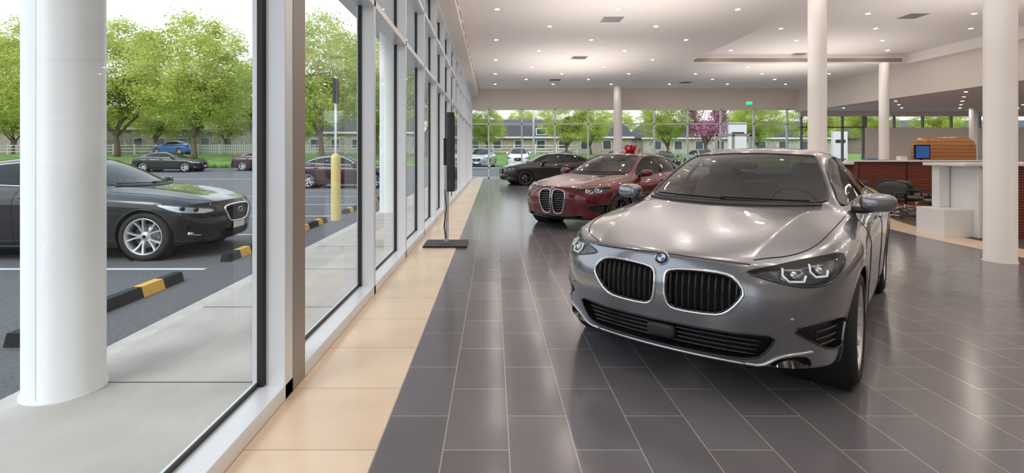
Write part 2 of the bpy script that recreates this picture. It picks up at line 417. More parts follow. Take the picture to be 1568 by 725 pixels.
def build_car(loc,rot,pm,kind='kidney',level=3,scale=(1,1,1),rim=None,seat=None,glass=None,wstyle=0,name='car',nsp=5):
    rim=rim or M['rim'];seat=seat or M['seat'];glass=glass or M['carglass']
    root=empty(name,loc,rot,scale); B=CarBody(level); T=MB(); G=MB(); LN=MB()
    st=.02 if level>3 else .04
    fF=B.frame('front');fR=B.frame('rear');fT=B.frame('top')
    def R(p,it=2): return resample(chaikin(p,it),st)
    # windshield
    ws=R([(-.60,1.015),(-.30,1.005),(0,1.0),(.30,1.005),(.60,1.015),(.655,1.03),(.60,1.17),(.50,1.335),(.45,1.35),(0,1.372),(-.45,1.35),(-.50,1.335),(-.60,1.17),(-.655,1.03)],1)
    B.cut(fF,ws); B.patch(G,fF,ws,glass,.003,8); B.line(T,fF,ws,.011,M['blks'],0)
    rw=R([(-.50,1.12),(0,1.12),(.50,1.12),(.50,1.2),(.42,1.31),(.2,1.325),(0,1.33),(-.2,1.325),(-.42,1.31),(-.50,1.2)],1)
    B.cut(fR,rw); B.patch(G,fR,rw,M['carglassd'],.003,6); B.line(T,fR,rw,.01,M['blks'],0)
    for sd in(1,-1):
        fS=B.frame('side',sd)
        dlo=R([(1.56,.995),(1.62,.99),(2.2,1.0),(3.0,1.03),(3.5,1.055),(3.62,1.10),(3.50,1.165),(3.2,1.265),(2.8,1.325),(2.4,1.338),(2.12,1.305),(1.85,1.19)],1)
        B.cut(fS,dlo); B.patch(G,fS,dlo,glass if kind=='kidney' else M['carglassd'],.002,5); B.line(T,fS,dlo,.010,M['blk'] if kind!='hex' else M['chrome'],.002)
        for px in(2.52,3.22):
            vr=vrange(dlo,px)
            for q in(-.02,0,.02): B.line(T,fS,[(px+q-.03,vr[0]),(px+q,(vr[0]+vr[1])/2),(px+q+.02,vr[1])],.014,M['blk'],0,closed=False)
        for cx in(.83,3.50):
            R_=.368
            full=[np.array((cx+R_*math.cos(t),.335+R_*math.sin(t))) for t in np.linspace(0,2*math.pi,72,endpoint=False)]
            B.cut(fS,full)
            arc=[(cx+R_*math.cos(t),.335+R_*math.sin(t)) for t in np.linspace(-.38,math.pi+.38,48)]
            B.line(T,fS,arc,.010,pm,-.006,closed=False)
            yy=sd*.80
            LN.lathe([(R_+.004,-.28),(R_+.004,.065)],(cx,yy,.335),(0,sd,0),M['blkm'],40)
            LN.lathe([(0,-.28),(R_+.004,-.28)],(cx,yy,.335),(0,sd,0),M['blkm'],40)
        for pts in([(1.46,.93),(1.40,.80),(1.36,.60),(1.40,.36),(1.50,.27)],[(2.50,.99),(2.52,.80),(2.52,.5),(2.50,.27)],[(3.36,1.03),(3.38,.85),(3.30,.72),(3.12,.55),(3.05,.27)],[(1.50,.27),(2.5,.27),(3.05,.27)]):
            B.line(T,fS,resample(chaikin(pts,2,False),.04,False),.0035,M['blkm'],0,closed=False,n=5)
        for hx in(2.34,3.16):
            p=B.pr(fS,hx,.855,.022); T.sell(p,(.10,.014,.016),pm,.6,n=16,m=8)
        B.line(T,fS,resample([(1.28,.20),(3.05,.20)],.1,False),.018,M['blks'],0,closed=False)
        # mirror
        T.sell((1.62,sd*.935,1.02),(.078,.108,.064),pm,.7,Matrix.Rotation(-sd*.25,3,'Z'),28,16)
        T.sell((1.66,sd*.93,1.018),(.054,.097,.053),M['blk'],.7,Matrix.Rotation(-sd*.25,3,'Z'),24,12)
        T.tube([(1.60,sd*.78,.965),(1.61,sd*.86,.96),(1.62,sd*.92,.98)],[.028,.022,.03],M['blks'],10)
        # headlight
        fD=B.frame('diag',sd,40); a=math.radians(40)
        uv=lambda x,y,z:(x*math.sin(a)+y*math.cos(a),z)
        if kind in('kidney','big'):
            hl=[uv(.10,.42,.722),uv(.14,.54,.692),uv(.20,.65,.667),uv(.27,.72,.665),uv(.34,.785,.675),uv(.44,.845,.72),uv(.54,.875,.797),uv(.48,.85,.812),uv(.40,.79,.807),uv(.26,.68,.788),uv(.15,.55,.762),uv(.11,.46,.740)]
            if kind=='big': hl=[(u*1.0,.71+(v-.70)*.75) for u,v in hl]
        else:
            hl=[uv(.10,.42,.66),uv(.16,.58,.625),uv(.30,.74,.63),uv(.48,.85,.66),uv(.70,.90,.77),uv(.62,.88,.785),uv(.42,.80,.765),uv(.24,.66,.735),uv(.13,.50,.71)]
        hl=R(hl,1)
        B.recess(T,fD,hl,.035,M['blk'],M['lampback'] if kind!='hex' else M['satin'],5); B.patch(G,fD,hl,M['lampglass'],.003,5)
        B.line(T,fD,hl,.005,M['blk'],0)
        cc=sum(hl)/len(hl)
        for q,(du,s_) in enumerate(((-.07,.036),(.085,.034))):
            u0=cc[0]+du; z0=cc[1]+(-.012 if q==0 else .006)
            if kind!='hex':
                pts=[(u0-s_*1.3,z0+s_*.9),(u0-s_*1.7,z0-s_*.1),(u0-s_*1.0,z0-s_*.9),(u0+s_*1.2,z0-s_*.9),(u0+s_*1.7,z0-s_*.1)]
                B.line(T,fD,resample(pts,.02,False),.0055,M['led'],-.010,closed=False)
                B.line(T,fD,resample([(u0-s_*1.2,z0+s_*.75),(u0+s_*1.6,z0+s_*.75)],.02,False),.006,M['satin'],-.02,closed=False)
            p=B.pr(fD,u0,z0+.004,-.018); T.sell(p,(.022,.022,.022) if kind!='hex' else (.035,.035,.032),M['chrome'] if kind!='hex' else M['blk'],1,n=16,m=10)
        if kind in('kidney','big'):
            sv=R([uv(.16,.62,.445),uv(.26,.74,.478),uv(.44,.86,.492),uv(.47,.87,.43),uv(.44,.86,.325),uv(.34,.80,.318),uv(.24,.72,.375)],1)
            B.recess(T,fD,sv,.05,M['blk'],M['blks'],4); B.line(T,fD,sv,.006,M['blk'],.0)
            v1=sum(sv)/len(sv)
            for dz in(.02,-.02,-.055): B.line(T,fD,resample([(v1[0]-.07,v1[1]+dz-.01),(v1[0]+.09,v1[1]+dz+.01)],.03,False),.007,M['blk'],-.012,closed=False)
        p=B.pr(fD,uv(.2,.60,.52)[0],.50,.0); T.sell(p,(.012,.012,.012),pm,1,n=12,m=8)
        tl=R([(sd*.42,.90),(sd*.62,.92),(sd*.80,.93),(sd*.83,.86),(sd*.74,.80),(sd*.45,.82)],1)
        B.patch(T,fR,tl,M['tail'],.005,4); B.line(T,fR,tl,.005,M['blk'],.004)
    # grilles
    if kind in('kidney','big'):
        if kind=='kidney': kd=[(.028,.64),(.034,.682),(.07,.703),(.20,.714),(.34,.712),(.40,.690),(.45,.625),(.415,.562),(.355,.500),(.29,.480),(.10,.476),(.05,.492),(.030,.55)]
        else: kd=[(.02,.66),(.035,.725),(.09,.74),(.20,.735),(.265,.70),(.285,.62),(.265,.48),(.225,.345),(.17,.30),(.07,.30),(.035,.34),(.022,.45)]
        for sd in(1,-1):
            k=R([(sd*a_,b_) for a_,b_ in kd],1)
            B.recess(T,fF,k,.055,M['blk'],M['blkm'],5)
            B.line(T,fF,k,.0085,M['chrome'],.004,n=10)
            inner=[np.array(p) for p in k]
            c0=sum(inner)/len(inner); inn=[c0+(p-c0)*.95 for p in inner]
            B.line(T,fF,inn,.006,M['blk'],-.008)
            if kind=='kidney':
                for u in np.arange(.06,.44,.035):
                    vr=vrange(k,sd*u)
                    if vr and vr[1]-vr[0]>.05:
                        vv=np.linspace(vr[0]+.006,vr[1]-.006,6)
                        B.line(T,fF,[(sd*u,v) for v in vv],.0085,M['blks'],-.014,closed=False)
                        B.line(T,fF,[(sd*u,v) for v in vv],.0035,M['blk'],-.004,closed=False)
            else:
                for v in np.arange(.33,.73,.042):
                    for u in np.arange(.04,.28,.035):
                        vr=vrange(k,sd*u)
                        if vr and vr[0]+.01<v<vr[1]-.01:
                            T.sell(B.pr(fF,sd*(u+(.0175 if int(round(v/.042))%2 else 0)),v,-.01),(.006,.010,.006),M['satin'],1,n=8,m=6)
        lo=R([(-.585,.405),(-.45,.40),(-.38,.392),(.38,.392),(.45,.40),(.585,.405),(.555,.33),(.49,.262),(.3,.25),(-.3,.25),(-.49,.262),(-.555,.33)],1) if kind=='kidney' else R([(-.60,.30),(-.33,.26),(0,.255),(.33,.26),(.60,.30),(.55,.22),(.3,.205),(-.3,.205),(-.55,.22)],1)
        B.recess(T,fF,lo,.06,M['blk'],M['blkm'],6); B.line(T,fF,lo,.006,M['blks'],0)
        for v in((.285,.31,.335,.36) if kind=='kidney' else (.24,)):
            w_=.50+(v-.285)*.5
            B.line(T,fF,resample([(-w_,v),(w_,v)],.05,False),.006,M['blk'],-.02,closed=False)
        if kind=='kidney':
            p=B.pr(fF,0,.335,-.0); T.sell(p+Vector((.01,0,0)),(.03,.085,.042),M['blks'],.5)
            for sd in(1,-1):
                tri=R([(sd*.53,.235),(sd*.60,.285),(sd*.70,.305),(sd*.73,.27),(sd*.715,.225)],1)
                B.recess(T,fF,tri,.04,M['blk'],M['blkm'],3)
                B.line(T,fF,resample(chaikin([(sd*.44,.232),(sd*.52,.232),(sd*.60,.300),(sd*.73,.325)],2,False),.03,False),.009,M['satin'],.002,closed=False)
            B.line(T,fF,resample([(-.46,.228),(.46,.228)],.05,False),.009,M['satin'],.0,closed=False)
        p=B.pr(fF,0,.752 if kind=='kidney' else .768,.0); nrm=Vector((-1,0,.55)).normalized()
        for r_,h,mt in((.041,.006,M['chrome']),(.037,.008,M['blk'])): T.lathe([(0,h),(r_,h),(r_+.002,0)],p,nrm,mt,32)
        e1=Vector((0,1,0));e2=nrm.cross(e1)
        for q in range(4):
            vs=[p+nrm*.0095]
            for t in np.linspace(q*math.pi/2,(q+1)*math.pi/2,8): vs.append(p+nrm*.0095+(e1*math.cos(t)+e2*math.sin(t))*.024)
            T.add(vs,[(0,i,i+1) for i in range(1,8)],M['blue'] if q%2 else M['white'])
    else:
        gr=R([(-.36,.66),(-.30,.70),(0,.715),(.30,.70),(.36,.66),(.30,.55),(.24,.47),(0,.455),(-.24,.47),(-.30,.55)],1)
        B.recess(T,fF,gr,.05,M['blk'],M['blkm'],5);B.line(T,fF,gr,.016,M['chrome'],.004)
        for v in np.arange(.49,.70,.03):
            ur=[p[0] for p in gr if abs(p[1]-v)<.03]; w_=max(ur)-.03 if ur else .2
            B.line(T,fF,resample([(-w_,v-.01),(-w_/2,v+.008),(0,v-.008),(w_/2,v+.008),(w_,v-.01)],.05,False),.006,M['rimd'],-.012,closed=False)
        p=B.pr(fF,0,.62,.01)
        T.tube([p+Vector((-.01,.06*math.cos(t),.035*math.sin(t))) for t in np.linspace(0,6.28,24,endpoint=False)],.006,M['chrome'],8,True)
        lo=R([(-.42,.36),(0,.36),(.42,.36),(.36,.25),(0,.24),(-.36,.25)],1)
        B.recess(T,fF,lo,.04,M['blk'],M['blkm'],4)
        p=B.pr(fF,0,.41,.012); T.box(p.x-.006,p.x+.006,-.155,.155,.355,.47,M['plate'])
        for sd in(1,-1):
            fD=B.frame('diag',sd,40)
            T.sell(B.pr(fD,.30*math.sin(math.radians(40))+.74*math.cos(math.radians(40)),.36,0),(.03,.06,.03),M['chrome'],.8)
            B.line(T,fD,resample([(.64,.33),(.80,.345)],.03,False),.008,M['chrome'],.003,closed=False)
    for sd in(1,-1):
        B.line(T,fT,resample(chaikin([(.14,sd*.47),(.30,sd*.64),(.50,sd*.725),(.85,sd*.755),(1.22,sd*.765),(1.36,sd*.77)],2,False),.04,False),.0032,M['blkm'],0,closed=False,n=5)
    B.line(T,fF,resample([(-.46,.766),(0,.780),(.46,.766)],.04,False),.003,M['blkm'],0,closed=False,n=5)
    B.line(T,fF,resample([(-.62,1.0),(-.3,.992),(0,.988),(.3,.992),(.62,1.0)],.05,False),.016,M['blks'],0,closed=False)
    B.line(T,fF,resample([(-.55,1.015),(.02,1.022)],.05,False),.007,M['blkm'],.014,closed=False)
    B.line(T,fF,resample([(-.02,1.012),(.56,1.022)],.05,False),.007,M['blkm'],.016,closed=False)
    p=B.pr(fR,0,.70,.01); T.box(p.x-.004,p.x+.008,-.155,.155,.63,.77,M['plate'])
    used=np.unique(B.F); rem=-np.ones(len(B.V),int); rem[used]=np.arange(len(used))
    bb=MB(); bb.add(B.V[used].tolist(),rem[B.F].tolist(),pm,True); bb.obj('body_shell',root)
    T.obj('body_trim',root); G.obj('glazing',root); LN.obj('wheel_wells',root)
    N=MB()
    N.box(1.3,3.7,-.74,.74,.33,.36,M['int'])
    for sd in(1,-1): N.box(1.35,3.65,sd*.74,sd*.76,.33,.93,M['int'])
    N.sell((1.55,0,.89),(.30,.70,.10),M['int'],.6)
    N.sell((1.62,0,.96),(.06,.20,.05),M['int'],.5)
    for y in(-.37,.37):
        N.sell((2.20,y,.52),(.28,.25,.11),seat,.6); N.sell((2.47,y,.86),(.09,.25,.32),seat,.6,Matrix.Rotation(.22,3,'Y')); N.sell((2.56,y,1.20),(.05,.13,.085),seat,.7)
    N.sell((3.15,0,.52),(.25,.62,.10),seat,.5); N.sell((3.42,0,.82),(.09,.60,.26),seat,.5,Matrix.Rotation(.3,3,'Y'))
    Rw=Matrix.Rotation(-.45,3,'Y'); cw=Vector((1.92,-.37,.93))
    N.tube([cw+Rw@Vector((0,.18*math.cos(t),.18*math.sin(t))) for t in np.linspace(0,2*math.pi,32,endpoint=False)],.015,M['blks'],8,True)
    N.sell(cw,(.03,.06,.05),M['blks'],.7); N.tube([cw+Vector((0,-.17,0)),cw+Vector((0,.17,0))],.014,M['blks'])
    N.sell((1.86,0,1.27),(.02,.11,.035),M['blks'],.6)
    N.obj('cabin_interior',root)
    Rr=.332
    for cx in(.83,3.50):
        for sd in(1,-1): wheel(root,(cx,sd*.785,Rr),sd,Rr,rim,'wheel',nsp,wstyle)
    return root

rd=math.radians
build_car((.97,2.97,0),rd(50),PG,'kidney',4,rim=M['rim'],wstyle=0,seat=mat('seat_gray',(.16,.15,.14),.5),nsp=7)
build_car((1.05,9.2,0),rd(45),PR,'big',4,(1.05,1.03,.985),rim=M['rimd'],seat=M['seatt'])
build_car((.35,22.6,0),rd(14),PB,'kidney',3,(1.04,1.02,1.0),rim=M['rimd'],glass=M['carglassd'])
build_car((-3.95,7.92,-.12),rd(180),PB,'hex',4,(1.06,1.01,1.02),rim=M['rim'],wstyle=0,nsp=5)

def gz(y):
    if y<30: return -.12
    if y<44: return -.12+.03*(y-30)
    if y<54: return .30+.10*(y-44)
    return 1.3+.006*(y-54)
build_car((-4.3,22.9,-.12),rd(180),PM,'hex',3,(1.06,1.01,1.02))
build_car((-20.9,37,gz(37)),rd(180),PB,'hex',3,(1.12,1.05,1.02))
build_car((-14.8,38.5,gz(38.5)),rd(180),PM,'hex',3,(1.06,1.01,1.02))
build_car((-36.5,55,gz(55)),rd(0),PBL,'hex',3,(.9,1,1.05))
build_car((-1.3,40,gz(40)),rd(80),PS,'hex',3,(1,1.02,1.18))
build_car((2.0,41,gz(41)),rd(85),PW,'hex',3,(1,1.02,1.2))
build_car((5.5,40,gz(40)),rd(75),PB,'hex',3)
build_car((10.5,38,gz(38)),rd(100),PB,'hex',3,(1,1.02,1.1))
build_car((14.0,40,gz(40)),rd(85),PB,'hex',3)
build_car((18,41,gz(41)),rd(95),PS,'hex',3,(1,1,1.1))

# ---------------------------------------------------------------- ROOM
XW=-1.15; YB=-6; YF=28.5; HC=4.98
b=MB(); b.box(XW+.614,7.0,YB,YF,-.1,0,M['tile']); b.box(7.0,34,YB,4.2,-.1,0,M['tile']); b.box(7.0,34,17.5,YF,-.1,0,M['tile'])
b.box(XW-.19,XW+.614,YB,YF,-.1,0,M['beige']); b.box(7.0,34,4.2,17.5,-.1,-.004,M['carpet'])
outer=[(6.95,4.2),(6.93,6),(7.0,8),(7.25,9.6),(7.9,11.2),(9.0,12.6),(10.5,13.8),(12.5,14.6)]
oc=chaikin(outer,2,False)
vs=[];
for i,p in enumerate(oc):
    t=np.array(oc[min(i+1,len(oc)-1)])-np.array(oc[max(i-1,0)]);t/=np.linalg.norm(t);nn=np.array((t[1],-t[0]))
    q=p+nn*.62; vs+=[(p[0],p[1],.002),(q[0],q[1],.002)]
b.add(vs,[(2*i,2*i+1,2*i+3,2*i+2) for i in range(len(oc)-1)],M['beige'])
vs=[]
for p in oc: vs+=[(6.9,p[1],.001),(p[0]+.001,p[1],.001)]
b.add(vs,[(2*i,2*i+1,2*i+3,2*i+2) for i in range(len(oc)-1)],M['tile'])
b.add([(6.9,oc[-1][1],.001),(12.5,oc[-1][1],.001),(12.5,17.5,.001),(6.9,17.5,.001)],[(0,1,2,3)],M['tile'])
b.obj('floor')
c=MB(); tx0,tx1,ty0,ty1=7.7,16.5,3.5,20.3; th=.36
c.box(XW+.35,tx0,YB,YF,HC,HC+.5,M['ceil']); c.box(tx1,17.0,YB,YF,HC,HC+.5,M['ceil']); c.box(tx0,tx1,ty1,YF,HC,HC+.5,M['ceil']); c.box(tx0,tx1,YB,ty0,HC,HC+.5,M['ceil'])
c.box(tx0,tx1,ty0,ty1,HC+th,HC+.5,M['ceil'])
c.box(tx0+.3,tx1-.2,ty1-.012,ty1,HC+.06,HC+.2,M['post'])
c.box(17.0,34,YB,YF,3.75,3.95,M['ceil'])
c.obj('ceiling')
w=MB(); w.box(16.9,17.2,YB,YF,3.72,HC+.4,M['wall']); w.obj('trim_1')
w=MB(); w.box(XW-.19,XW+.35,YB,YF,4.55,HC+.5,M['wall']); 
for y in np.arange(8.5,28,1.2): w.box(XW+.35,XW+.356,y,y+.7,4.74,4.80,M['blks'])
w.obj('trim_2')
w=MB(); w.box(XW-.19,34,YB-.2,YB,-.1,HC+.5,M['wallw']); w.obj('wall_back')
w=MB(); w.box(34,34.2,YB,YF+.25,-.1,HC+.5,M['wallw']); w.obj('wall_right')
w=MB(); w.box(XW-.19,17.2,YF,YF+.25,3.89,HC+.5,M['wall']); w.box(17.2,34,YF,YF+.25,3.48,3.95,M['wall']); w.box(20.8,34,YF,YF+.25,-.1,2.83,M['wall']); w.box(XW-.19,20.8,YF,YF+.25,-.1,0.0,M['wall'])
w.obj('wall_far')
ys=[4.93+1.79*i for i in range(14)]
cw=MB()
def mull(m,y0,y1,x0=XW-.17,x1=XW,z1=4.55):
    m.box(x0,x1,y0,y1,.0,z1,M['alu'])
cw.box(XW-.19,XW,YB,YF,0,.085,M['alu'])
for y in [-3.2,-.8]+ys: mull(cw,y,y+.065)
cw.box(XW-.11,XW,2.82,2.93,0,4.55,M['alu']); cw.box(XW-.17,XW+.004,2.925,3.11,0,4.55,M['post']); cw.box(XW-.145,XW-.11,2.79,2.93,0,4.55,M['gasket'])
cw.box(XW-.175,XW-.145,2.80,2.93,0,4.55,M['alu'])
cw.box(XW-.17,XW-.12,3.11,3.16,0,4.55,M['gasket'])
cw.box(XW-.155,XW-.135,YB,YF,.085,.105,M['gasket'])
for y in ys: cw.box(XW-.155,XW-.12,y-.02,y,.085,4.55,M['gasket']); cw.box(XW-.155,XW-.12,y+.065,y+.085,.085,4.55,M['gasket'])
for z in(2.80,3.72): cw.box(XW-.17,XW,YB,YF,z,z+.07,M['alu'])
cw.box(XW-.17,XW,YB,YF,4.48,4.55,M['alu'])
cw.obj('window_1',bevel=.004)
g=MB(); g.add([(XW-.145,YB,.09),(XW-.145,YF,.09),(XW-.145,YF,4.5),(XW-.145,YB,4.5)],[(0,1,2,3)],M['pane']); g.obj('window_1_glass',bpy.data.objects['window_1'])
fw=MB(); xs=list(np.arange(XW+.9,17,1.86))
for x in xs: fw.box(x-.035,x+.035,YF+.02,YF+.16,0,3.89,M['alu'])
for z in(0.0,.55,3.02,3.83): fw.box(XW,17.2,YF+.02,YF+.16,z,z+.07,M['alu'])
for x in np.arange(17.3,20.9,1.15): fw.box(x-.035,x+.035,YF+.02,YF+.16,0,3.48,M['alud'])
fw.box(17.2,20.8,YF+.02,YF+.16,0,.1,M['alud']); fw.box(17.2,20.8,YF+.02,YF+.16,2.83,2.9,M['alud'])
for x in np.arange(20.9,34,1.6): fw.box(x-.035,x+.035,YF+.02,YF+.16,2.83,3.48,M['alud'])
fw.obj('window_2')
g=MB(); g.add([(XW,YF+.085,.05),(34,YF+.085,.05),(34,YF+.085,3.87),(XW,YF+.085,3.87)],[(0,1,2,3)],M['pane']); g.obj('window_2_glass',bpy.data.objects['window_2'])
d=MB(); dx=13.4
for x in(dx-.95,dx,dx+.95): d.box(x-.06,x+.06,YF-.14,YF-.01,0,2.45,M['alu'])
d.box(dx-1,dx+1,YF-.14,YF-.01,2.35,2.5,M['alu']); d.box(dx-1,dx+1,YF-.14,YF-.01,0.01,.12,M['alu'])
for x in(dx-.12,dx+.12): d.cyl((x,YF-.18,.8),(x,YF-.18,1.5),.015,.015,M['satin'],10)
d.obj('door_1')
e=MB(); e.box(14.1,14.5,YF-.06,YF,4.1,4.32,M['white']); e.box(14.13,14.47,YF-.066,YF-.06,4.13,4.29,M['exit']); e.obj('exit_sign')
def column(x,y,r,h,mt,name,z0=0,seam=True):
    m=MB(); m.lathe([(r+.012,z0),(r+.012,z0+.012),(r,z0+.014),(r,h)],(x,y,0),(0,0,1),mt,64)
    if seam: m.box(x-.002,x+.002,y-r-.001,y-r+.01,z0+.02,h,M['alu'])
    m.obj(name)
column(6.43,6.46,.161,HC,M['coli'],'column',seam=False); column(6.3,9.9,.161,HC,M['coli'],'column',seam=False); column(6.6,27,.21,HC,M['coli'],'column',seam=False)
column(15.5,20.2,.17,HC,M['coli'],'column',seam=False); column(24.7,26.2,.17,3.75,M['coli'],'column',seam=False)
for y in(3.0,12.2,21.4): column(-2.52,y,.195,4.4,M['colw'],'exterior_column',-.02)
dl=MB()
def dlight(x,y,z,r=.06):
    dl.lathe([(r+.02,0),(r+.02,-.008),(r,-.008),(r,-.002)],(x,y,z),(0,0,1),M['trimring'],20)
    dl.lathe([(0,-.003),(r,-.003)],(x,y,z),(0,0,1),M['lamp'],16,False)
def hz(x,y):
    if x>17.2: return 3.75
    if tx0+.1<x<tx1-.1 and ty0+.1<y<ty1-.1: return HC+th
    return HC
row=0
for y in np.arange(-4.3,28,1.7):
    off=0 if row%2==0 else 1.5; row+=1
    for x in np.arange(.1+off,33,3.0):
        if abs(x-tx0)<.2 or abs(x-tx1)<.2 or (16.7<x<17.4): continue
        dlight(x,y,hz(x,y))
dl.obj('recessed_downlights')
def diffuser(x,y,s=.3,z=HC):
    m=MB(); m.box(x-s,x+s,y-s,y+s,z-.012,z,M['trimring'])
    for k in np.linspace(-s*.8,s*.8,7): m.box(x-s*.88,x+s*.88,y+k-.02,y+k+.02,z-.016,z-.011,M['blks'])
    m.obj('ceiling_air_vent')
for u,v,zz in((937,29,HC),(887,88,HC),(1398,24,HC+th),(1050,126,HC),(850,122,HC),(1222,83,HC+th)):
    Z=(zz-CH)*F/(V0-v); diffuser((u-U0)*Z/F,Z,.3,zz)

k=MB(); kx,ky=-.70,7.66
k.box(kx-.32,kx+.32,ky-.28,ky+.28,0,.03,M['blks']); k.box(kx-.03,kx+.03,ky-.05,ky+.05,.03,1.5,M['satin'])
k.box(kx+.03,kx+.14,ky-.30,ky+.30,.82,1.97,M['blk']); k.box(kx+.14,kx+.144,ky-.27,ky+.27,.87,1.92,M['screen']); k.box(kx-.035,kx+.03,ky-.1,ky+.1,1.2,1.6,M['blks'])
k.tube([(kx+.0,ky-.31,.85),(kx+.03,ky-.33,.6),(kx-.02,ky-.2,.3),(kx,ky-.06,.1)],.008,M['rub'])
k.obj('display_stand',bevel=.006)

bw=MB(); c0=Vector((3.02,11.16,1.385))
for i in range(9):
    a=2*math.pi*i/9; up=.9 if i%2 else .45; Ln=.22
    d=Vector((math.cos(a)*math.cos(up),math.sin(a)*math.cos(up),math.sin(up))); t=Vector((-math.sin(a),math.cos(a),0)); nn=d.cross(t)
    vs=[]
    for q in range(17):
        s=2*math.pi*q/16; r_=Ln*(1-math.cos(s))/2*1.0; o=nn*math.sin(s)*.06
        for w_ in(-.04,.04): vs.append(c0+d*r_+o+t*w_*(.4+.6*(1-math.cos(s))/2))
    bw.add(vs,[(2*q,2*q+1,2*q+3,2*q+2) for q in range(16)],M['ribbon'],True)
bw.sell(c0+Vector((0,0,.03)),(.05,.05,.04),M['ribbon'],1)
for a in(.6,2.4,3.9): bw.tube([c0,c0+Vector((math.cos(a)*.25,math.sin(a)*.25,.0)),c0+Vector((math.cos(a)*.42,math.sin(a)*.42,-.03))],[.02,.03,.025],M['ribbon'],6)
bw.obj('gift_bow')

r=MB()
r.box(11.4,17.6,16.6,16.75,0,1.02,M['zebra']); r.box(11.2,17.8,16.4,17.2,1.02,1.10,M['white']); r.box(11.35,11.5,16.6,17.2,0,1.02,M['white'])
r.obj('reception_counter',bevel=.01)
r=MB(); r.box(9.6,13.4,13.4,13.55,0.0,1.16,M['zebra']); r.box(9.5,13.5,13.3,13.7,1.16,1.20,M['white'])
for x in(9.6,10.87,12.13,13.3): r.box(x,x+.03,13.385,13.4,.05,1.16,M['blks'])
r.obj('desk_partition',bevel=.005)
r=MB(); r.box(7.88,9.9,8.25,8.4,0,1.17,M['zebra']); r.box(7.5,10,8.1,8.9,1.17,1.22,M['white']); r.box(7.82,7.88,8.2,8.9,0,1.17,M['white']); r.box(7.35,7.82,8.3,8.85,0,.46,M['white']); r.box(7.62,7.8,8.7,8.85,.46,1.17,M['white'])
r.obj('reception_desk',bevel=.008)
def chair(x,y,rot):
    e=empty('office_chair',(x,y,0),rot,(1,1,.84)); m=MB()
    m.sell((0,0,.46),(.28,.29,.07),M['leather'],.5); m.sell((.27,0,.66),(.06,.28,.22),M['leather'],.5,Matrix.Rotation(.15,3,'Y'))
    for s in(1,-1): m.tube([(-.15,s*.28,.45),(-.17,s*.30,.64),(.1,s*.30,.66),(.26,s*.28,.6)],.022,M['leather'])
    m.obj('seat_and_back',e); m=MB(); m.cyl((0,0,.08),(0,0,.42),.028,.025,M['chrome'],14)
    for i in range(5):
        a=2*math.pi*i/5; m.tube([(0,0,.10),(math.cos(a)*.29,math.sin(a)*.29,.06)],[.022,.014],M['chrome'],8); m.sell((math.cos(a)*.29,math.sin(a)*.29,.028),(.028,.02,.027),M['blks'],1,n=12,m=8)
    m.obj('base',e)
for x,y,a in((8.42,10.95,.4),(9.15,11.3,2.0),(9.1,10.35,-.6),(8.75,12.1,1.3),(9.9,11.9,3.0),(9.9,12.7,1.0)): chair(x,y,a)
r=MB(); 
r.sell((19.6,22.2,1.05),(1.15,.5,1.05),M['orange'],.35); r.box(18.3,20.9,21.6,22.8,0,.9,M['orange']); r.obj('wood_booth',bevel=.03)
r=MB(); r.box(17.55,18.2,21.2,21.26,1.15,1.75,M['screen']); r.box(17.6,18.15,21.19,21.2,1.2,1.7,M['bscreen']); r.box(17.82,17.95,21.26,21.3,.9,1.3,M['blks']);  r.box(17.5,18.25,21.0,21.55,0,.9,M['wallw']); r.obj('computer_workstation')
r=MB(); r.box(12.2,12.5,16.55,16.8,1.10,1.22,M['blue']); r.box(12.7,12.95,16.6,16.8,1.10,1.18,M['blue']); r.box(13.3,13.5,16.6,16.8,1.10,1.3,M['winw']); r.obj('brochure_stack')
w=MB(); w.box(26,33.9,20,20.15,0,3.74,M['wallw']); w.obj('wall_office')

# ---------------------------------------------------------------- EXTERIOR
s=MB(); s.box(-2.62,XW-.19,YB,28.4,-.3,-.02,M['conc']); s.box(-2.77,-2.62,YB,28.4,-.3,-.02,M['curb'])
for y in np.arange(-3,28,1.52): s.box(-2.62,XW-.19,y,y+.012,-.021,-.0185,M['blks'])
s.obj('sidewalk')
s=MB(); s.box(-2.77,33.8,YF+.26,31,-.3,-.025,M['conc']); s.box(-2.77,-1.36,28.4,YF+.26,-.3,-.022,M['conc']); s.obj('sidewalk')
s=MB(); s.box(-3.05,XW-.19,YB,28.4,4.4,5.2,M['colw']); s.obj('canopy')
def strip(m,x0,x1,ylist,mt,dz=0):
    vs=[];
    for y in ylist: vs+=[(x0,y,gz(y)+dz),(x1,y,gz(y)+dz)]
    m.add(vs,[(2*i,2*i+1,2*i+3,2*i+2) for i in range(len(ylist)-1)],mt)
a=MB(); strip(a,-120,-2.75,[-40,-10,30,44],M['asph']); strip(a,-2.75,120,[30.9,44],M['asph'])
for y in(3.5,6.5,9.3,12.1,14.9,17.7,20.5,24): strip(a,-8.6,-3.7,[y,y+.1],M['paintw'],.004)
for x in np.arange(-6,60,2.8): strip(a,x,x+.1,[38,43],M['paintw'],.006)
strip(a,-60,-9.5,[30,30.12],M['paintw'],.006)
a.obj('parking_lot')
a=MB(); strip(a,-200,200,[44,54,160],M['grass']); strip(a,-200,200,[43.9,44.1],M['curb'],.1); strip(a,-120,60,[60,66],M['asph'],.02); a.obj('lawn')
